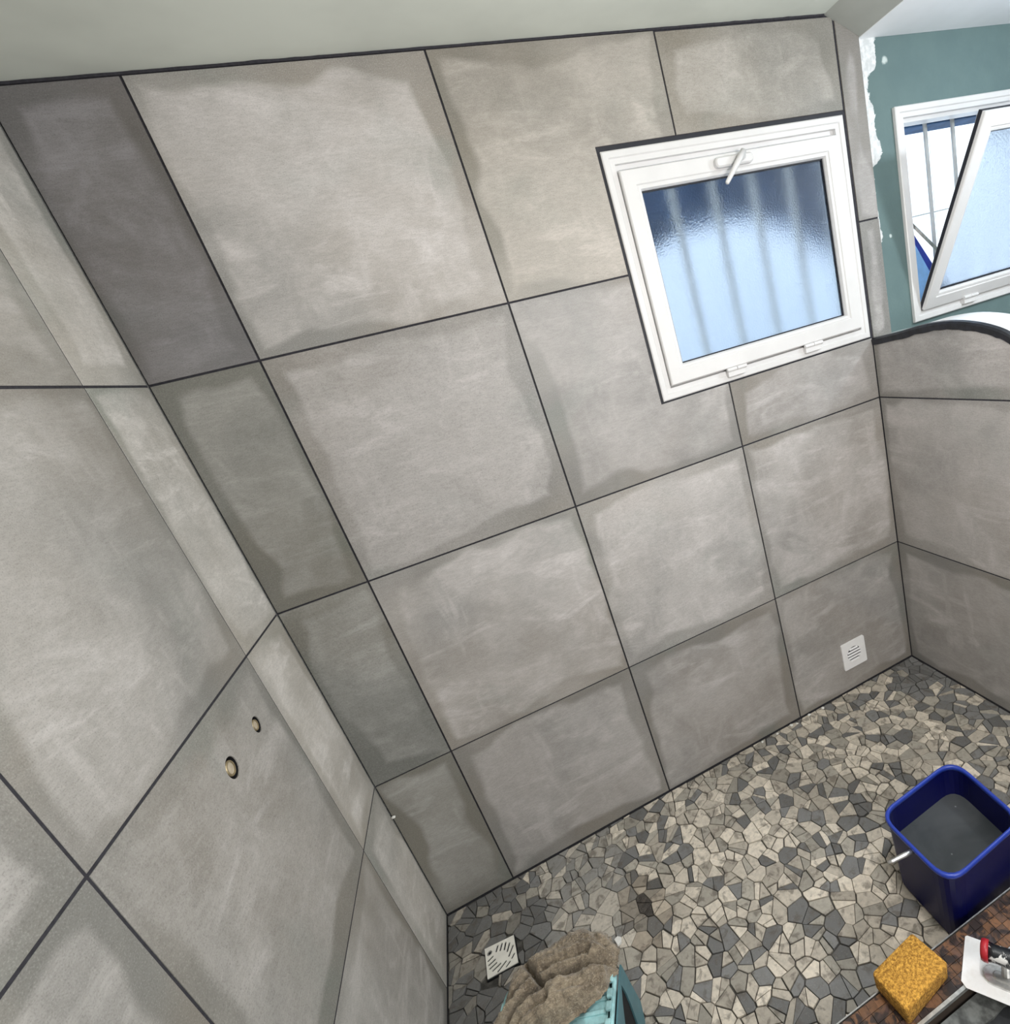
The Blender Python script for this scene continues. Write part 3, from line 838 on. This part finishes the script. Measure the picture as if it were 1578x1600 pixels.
wt = obj('water', loft([ringq(.908, .046, ZW), ringq(.90, .046, ZW - .02)]), MT['water']); tag(wt, 'murky grey water with specks inside the blue bucket', 'water'); wt['kind'] = 'stuff'
bm = bmesh.new(); tube(bm, [(.428, -.792, .2330), (.396, -.787, .2325), (.362, -.781, .230), (.350, -.779, .229)], [.0062, .0062, .0055, .005], 12)
obj('handle_peg', bm, MT['steel'], bk, smooth=True)

# ------------------------------------------------------------------ sponge on the curb
zs0 = CURB_H + .0025; sc = [(.307, -.887), (.325, -.973), (.183, -.994), (.171, -.902)]
scx, scy = sum(p[0] for p in sc) / 4, sum(p[1] for p in sc) / 4
rs = []
for k, (s, z) in enumerate(((.93, 0), (.975, .003), (.985, .025), (.995, .044), (.985, .049), (.955, .0505))):
    q = round_quad([(scx + (p[0] - scx) * s, scy + (p[1] - scy) * s) for p in sc], .007, 3)
    rs.append([(x + random.uniform(-.0004, .0004), y + random.uniform(-.0004, .0004), zs0 + z) for x, y in q])
bm = loft(rs); tag(obj('sponge', bm, MT['sponge'], None, smooth=True), 'ochre yellow block sponge sitting on the brown mosaic curb', 'sponge')

# ------------------------------------------------------------------ trowel on the curb
tz = CURB_H + .003
a0 = Vector((.4225, -.931)); b0 = Vector((.331, -.996)); ln = Vector((.60, -.80)).normalized()
ch = (b0 - a0).normalized(); ln = Vector((-ch.y, ch.x)); ln = -ln if ln.x < 0 else ln
pitch = -.0
def TP(s, t, z=0): q = a0 + ln * s + ch * t; return (q.x, q.y, tz + z)
wd = (b0 - a0).length
t = tag(empty('finishing_trowel', TP(.14, wd / 2)), 'steel trowel with red tipped black handle lying across the curb', 'trowel')
bm = prism([(0, .004), (.004, 0), (.28, 0), (.28, wd), (.011, wd), (0, wd - .010)], lambda a, b, dd: TP(a, b, dd), .0012, 0.0)
obj('blade', bm, MT['blade'], t)
# mounting tang with rounded end
cen_t = wd * .60
def tang(s0, hw_, z0, z1): return prism(capsule(s0 + hw_, cen_t + .0, .24, cen_t, hw_, 8), lambda a, b, dd: TP(a, b, dd), z1, z0, bev=.002)
obj('tang', tang(.040, .020, .0013, .009), MT['steel'], t)
obj('rivet_bar', tang(.060, .0105, .0091, .0125), MT['steel'], t)
bm = bmesh.new(); zz = .064
ct = wd * .5; cen_t0 = cen_t
for s_ in (.085, .20):
    bm = bmesh.new(); tube(bm, [TP(s_, ct + .004, .0126), TP(s_, ct, .048)], [.009, .008], 10); obj('handle_post', bm, MT['steel'], t)
bm = bmesh.new(); tube(bm, [TP(.038, ct, zz), TP(.040, ct, zz), TP(.046, ct, zz), TP(.054, ct, zz)], [.012, .0205, .0225, .0225], 18)
obj('handle_cap', bm, MT['red'], t, smooth=True).__setitem__('label', 'red cap on the end of the handle')
bm = bmesh.new(); tube(bm, [TP(.0542, ct, zz), TP(.066, ct, zz), TP(.12, ct, zz), TP(.17, ct, zz), TP(.215, ct, zz), TP(.22, ct, zz)], [.0195, .0175, .0205, .0200, .0180, .012], 18)
obj('grip', bm, MT['grip'], t, smooth=True).__setitem__('label', 'black grip smeared with dried white plaster')

# ------------------------------------------------------------------ teal tub
ex = Vector((.93, -.37)).normalized(); ey = Vector((ex.y, -ex.x)); A = Vector((-.338, -.632)); HTB = .25
TW, TD = .275, .235
def TB(s, u): q = A - ex * s + ey * u; return (q.x, q.y)      # s to the left, u towards the camera
TQ = [TB(0, 0), TB(TW, 0), TB(TW, TD), TB(0, TD)]
tc_ = (sum(p[0] for p in TQ) / 4, sum(p[1] for p in TQ) / 4)
tb = tag(empty('tiling_tub', (tc_[0], tc_[1], .0016)), 'teal plastic tiler wash tub on the floor under the brown towel', 'tub')
rq = lambda s, r, z: ringq(s, r, z, TQ, tc_)
obj('body', loft([rq(.84, .03, .0016), rq(.94, .03, HTB - .01), rq(.92, .03, HTB - .01), rq(.82, .028, .006)]), MT['teal'], tb)
pr_ = [(.94, HTB - .012), (.99, HTB - .012), (1.0, HTB - .006), (.99, HTB), (.93, HTB), (.92, HTB - .006)]
R_ = [rq(s, .028 * s, z) for s, z in pr_]; bm = loft(R_ + [R_[0]], False, False); bmesh.ops.remove_doubles(bm, verts=bm.verts, dist=1e-6)
obj('rim', bm, MT['teal_light'], tb, smooth=True)
# side skirt with the almond shaped grip opening
def SK(a, b, dd): # a along ey, b height
    lean = (HTB - b) * .02
    q = A + ey * a + ex * (.0085 - lean - dd); return (q.x, q.y, b)
alm = [(.035, .235), (.028, .19), (.027, .15), (.032, .08), (.05, .05), (.15, .05), (.17, .12), (.12, .165), (.085, .188), (.06, .215)]
obj('side_skirt', prism([(.0, HTB - .003), (TD, HTB - .003), (TD - .01, .01), (-.008, .01), (-.025, .06), (-.012, .15)], SK, 0, .004, holes=[alm]), MT['teal'], tb)
obj('grip_recess', prism([(.02, .03), (.20, .03), (.20, .238), (.025, .238)], SK, .0045, .0075), MT['black_hole'], tb)
# pale wringing grate inside
def GR(s, u, z): x, y = TB(s, u); return (x, y, z)
bm = prism([(.018, .018), (TW - .018, .018), (TW - .018, TD - .018), (.018, TD - .018)], lambda a, b, dd: GR(a, b, dd), HTB - .012, HTB - .018)
gr = obj('wringing_grate', bm, MT['teal_light'], tb)
for i in range(8):
    u = .03 + i * .025
    obj('rib', prism([(.022, u), (TW - .022, u), (TW - .022, u + .008), (.022, u + .008)], lambda a, b, dd: GR(a, b, dd), HTB - .007, HTB - .0121, bev=.001), MT['teal_light'], gr)
for u in (.028, .058, .082, .115, .15):
    x, y = TB(.012, u); bm = box((-.007, -.009, -.004), (.007, .009, .006), .003); bm.transform(Matrix.Translation((x, y, HTB + .001)) @ Matrix.Rotation(math.atan2(ex.y, ex.x), 4, 'Z'))
    obj('clip', bm, MT['teal_light'], tb)
for u in (.045, .085):
    x, y = TB(TW - .008, u); bm = box((-.007, -.009, -.004), (.007, .009, .006), .003); bm.transform(Matrix.Translation((x, y, HTB + .001)) @ Matrix.Rotation(math.atan2(ex.y, ex.x), 4, 'Z'))
    obj('clip', bm, MT['teal_light'], tb)

# ------------------------------------------------------------------ crumpled towel over the tub
OUT = [(-.575, -.524), (-.525, -.500), (-.44, -.500), (-.375, -.519), (-.338, -.560), (-.325, -.609), (-.345, -.652), (-.392, -.681), (-.475, -.690), (-.585, -.655), (-.640, -.625), (-.600, -.575)]
def sdist(x, y):
    ins = False; d = 9
    for i in range(len(OUT)):
        x1, y1 = OUT[i]; x2, y2 = OUT[(i + 1) % len(OUT)]
        if (y1 > y) != (y2 > y) and x < (x2 - x1) * (y - y1) / (y2 - y1) + x1: ins = not ins
        vx, vy = x2 - x1, y2 - y1; tt_ = max(0, min(1, ((x - x1) * vx + (y - y1) * vy) / (vx * vx + vy * vy)))
        d = min(d, math.hypot(x - x1 - tt_ * vx, y - y1 - tt_ * vy))
    return d if ins else -d
def pl_dist(x, y, P):
    d = 9
    for (x1, y1), (x2, y2) in zip(P, P[1:]):
        vx, vy = x2 - x1, y2 - y1; tt_ = max(0, min(1, ((x - x1) * vx + (y - y1) * vy) / (vx * vx + vy * vy)))
        d = min(d, math.hypot(x - x1 - tt_ * vx, y - y1 - tt_ * vy))
    return d
CRS = [([(-.615, -.632), (-.537, -.606), (-.491, -.602), (-.431, -.612), (-.345, -.632)], .046, .0075),
       ([(-.535, -.535), (-.520, -.570), (-.508, -.600)], .034, .006),
       ([(-.600, -.600), (-.555, -.578), (-.530, -.565)], .028, .005),
       ([(-.470, -.640), (-.420, -.655), (-.375, -.650)], .014, .007), ([(-.50, -.575), (-.44, -.580), (-.39, -.592)], .018, .007), ([(-.600, -.645), (-.54, -.633), (-.50, -.640)], .016, .006), ([(-.37, -.545), (-.365, -.58), (-.35, -.60)], .012, .006)]
bm = bmesh.new(); st = .0025; grid = {}
x = -.66
nx2 = int(.36 / st); ny2 = int(.215 / st)
for i in range(nx2):
    for j in range(ny2):
        x = -.66 + i * st; y = -.70 + j * st
        jx = .004 * noise.noise(Vector((x * 60, y * 60, 9))); s = sdist(x, y) + jx * 1.2
        if s < -.003: continue
        s = max(s, 0)
        e = min(1, s / .040); dome = math.sqrt(max(0, 1 - (1 - e) ** 2))
        z = .226 + .076 * dome
        for P, dep, wid in CRS: z -= dep * math.exp(-(pl_dist(x, y, P) / wid) ** 2)
        z += .013 * noise.noise(Vector((x * 18, y * 30, 1))) + .0045 * noise.noise(Vector((x * 55, y * 55, 4))) + .0042 * noise.noise(Vector((x * 150, y * 150, 6))) + random.uniform(-.0007, .0007)
        fy = (y + .56) / .08
        if y > -.56: z -= .030 * min(1, fy) ** 1.5      # sags over the far edge of the tub
        if y < -.552: z = max(z, .2565)
        grid[i, j] = bm.verts.new((x + jx, y + .004 * noise.noise(Vector((x * 50, y * 50, 2))), max(z, .190)))
for (i, j), a in list(grid.items()):
    b, c, d_ = grid.get((i + 1, j)), grid.get((i + 1, j + 1)), grid.get((i, j + 1))
    if b and c and d_: bm.faces.new([a, b, c, d_])
bnd = [e for e in bm.edges if len(e.link_faces) == 1]
ext = bmesh.ops.extrude_edge_only(bm, edges=bnd)
for vv in [g for g in ext['geom'] if isinstance(g, bmesh.types.BMVert)]:
    q = Vector((vv.co.x, vv.co.y)); dd = (Vector((-.48, -.60)) - q) * .06
    vv.co.x += dd.x; vv.co.y += dd.y; vv.co.z = max(vv.co.z - .030, .2525 if vv.co.y < -.552 else 0)
bmesh.ops.delete(bm, geom=[vv for vv in bm.verts if not vv.link_faces], context='VERTS')
tw = obj('towel', bm, MT['towel'], None, smooth=True)
tag(tw, 'crumpled dirty brown terry towel draped over the teal tub', 'towel')

# ------------------------------------------------------------------ crumbs, chips
def crumb(x, y, z, r, label, seed, sx=1.0, cat='debris', name='plaster_crumb', group=None):
    random.seed(seed); bm = bmesh.new(); bmesh.ops.create_icosphere(bm, subdivisions=1, radius=r)
    for vv in bm.verts: vv.co = Vector((vv.co.x * sx * random.uniform(.7, 1.3), vv.co.y * random.uniform(.7, 1.3), vv.co.z * random.uniform(.4, .7)))
    mz = min(vv.co.z for vv in bm.verts); bm.transform(Matrix.Translation((0, 0, -mz)))
    o = obj(name, bm, MT['chip']); o.location = (x, y, z); return tag(o, label, cat, group)
ck = prism([(-.345, -.392), (-.334, -.388), (-.325, -.396), (-.329, -.409), (-.341, -.412)], lambda a, b, d: (a, b, d), .010, .0014, bev=.001)
tag(obj('tile_chip', ck, MT['chip']), 'white angular chip on the stones beside the towel', 'debris')
GRP = 'white crumbs along the foot of the back wall'
for i, (x, y) in enumerate(((.405, -.014), (.475, -.016), (.545, -.013), (.568, -.020), (.635, -.010), (.700, -.015))):
    crumb(x, y, .001, .0050 + .001 * (i % 3), ('first', 'second', 'third', 'fourth', 'fifth', 'sixth')[i] + ' from the left of the tiny white crumbs along the back wall foot', 20 + i, 1.2, group=GRP)
crumb(-.8165, -.009, .444, .0065, 'white tile spacer sticking out of the left wall corner', 5, 1.0, 'spacer', 'tile_spacer')
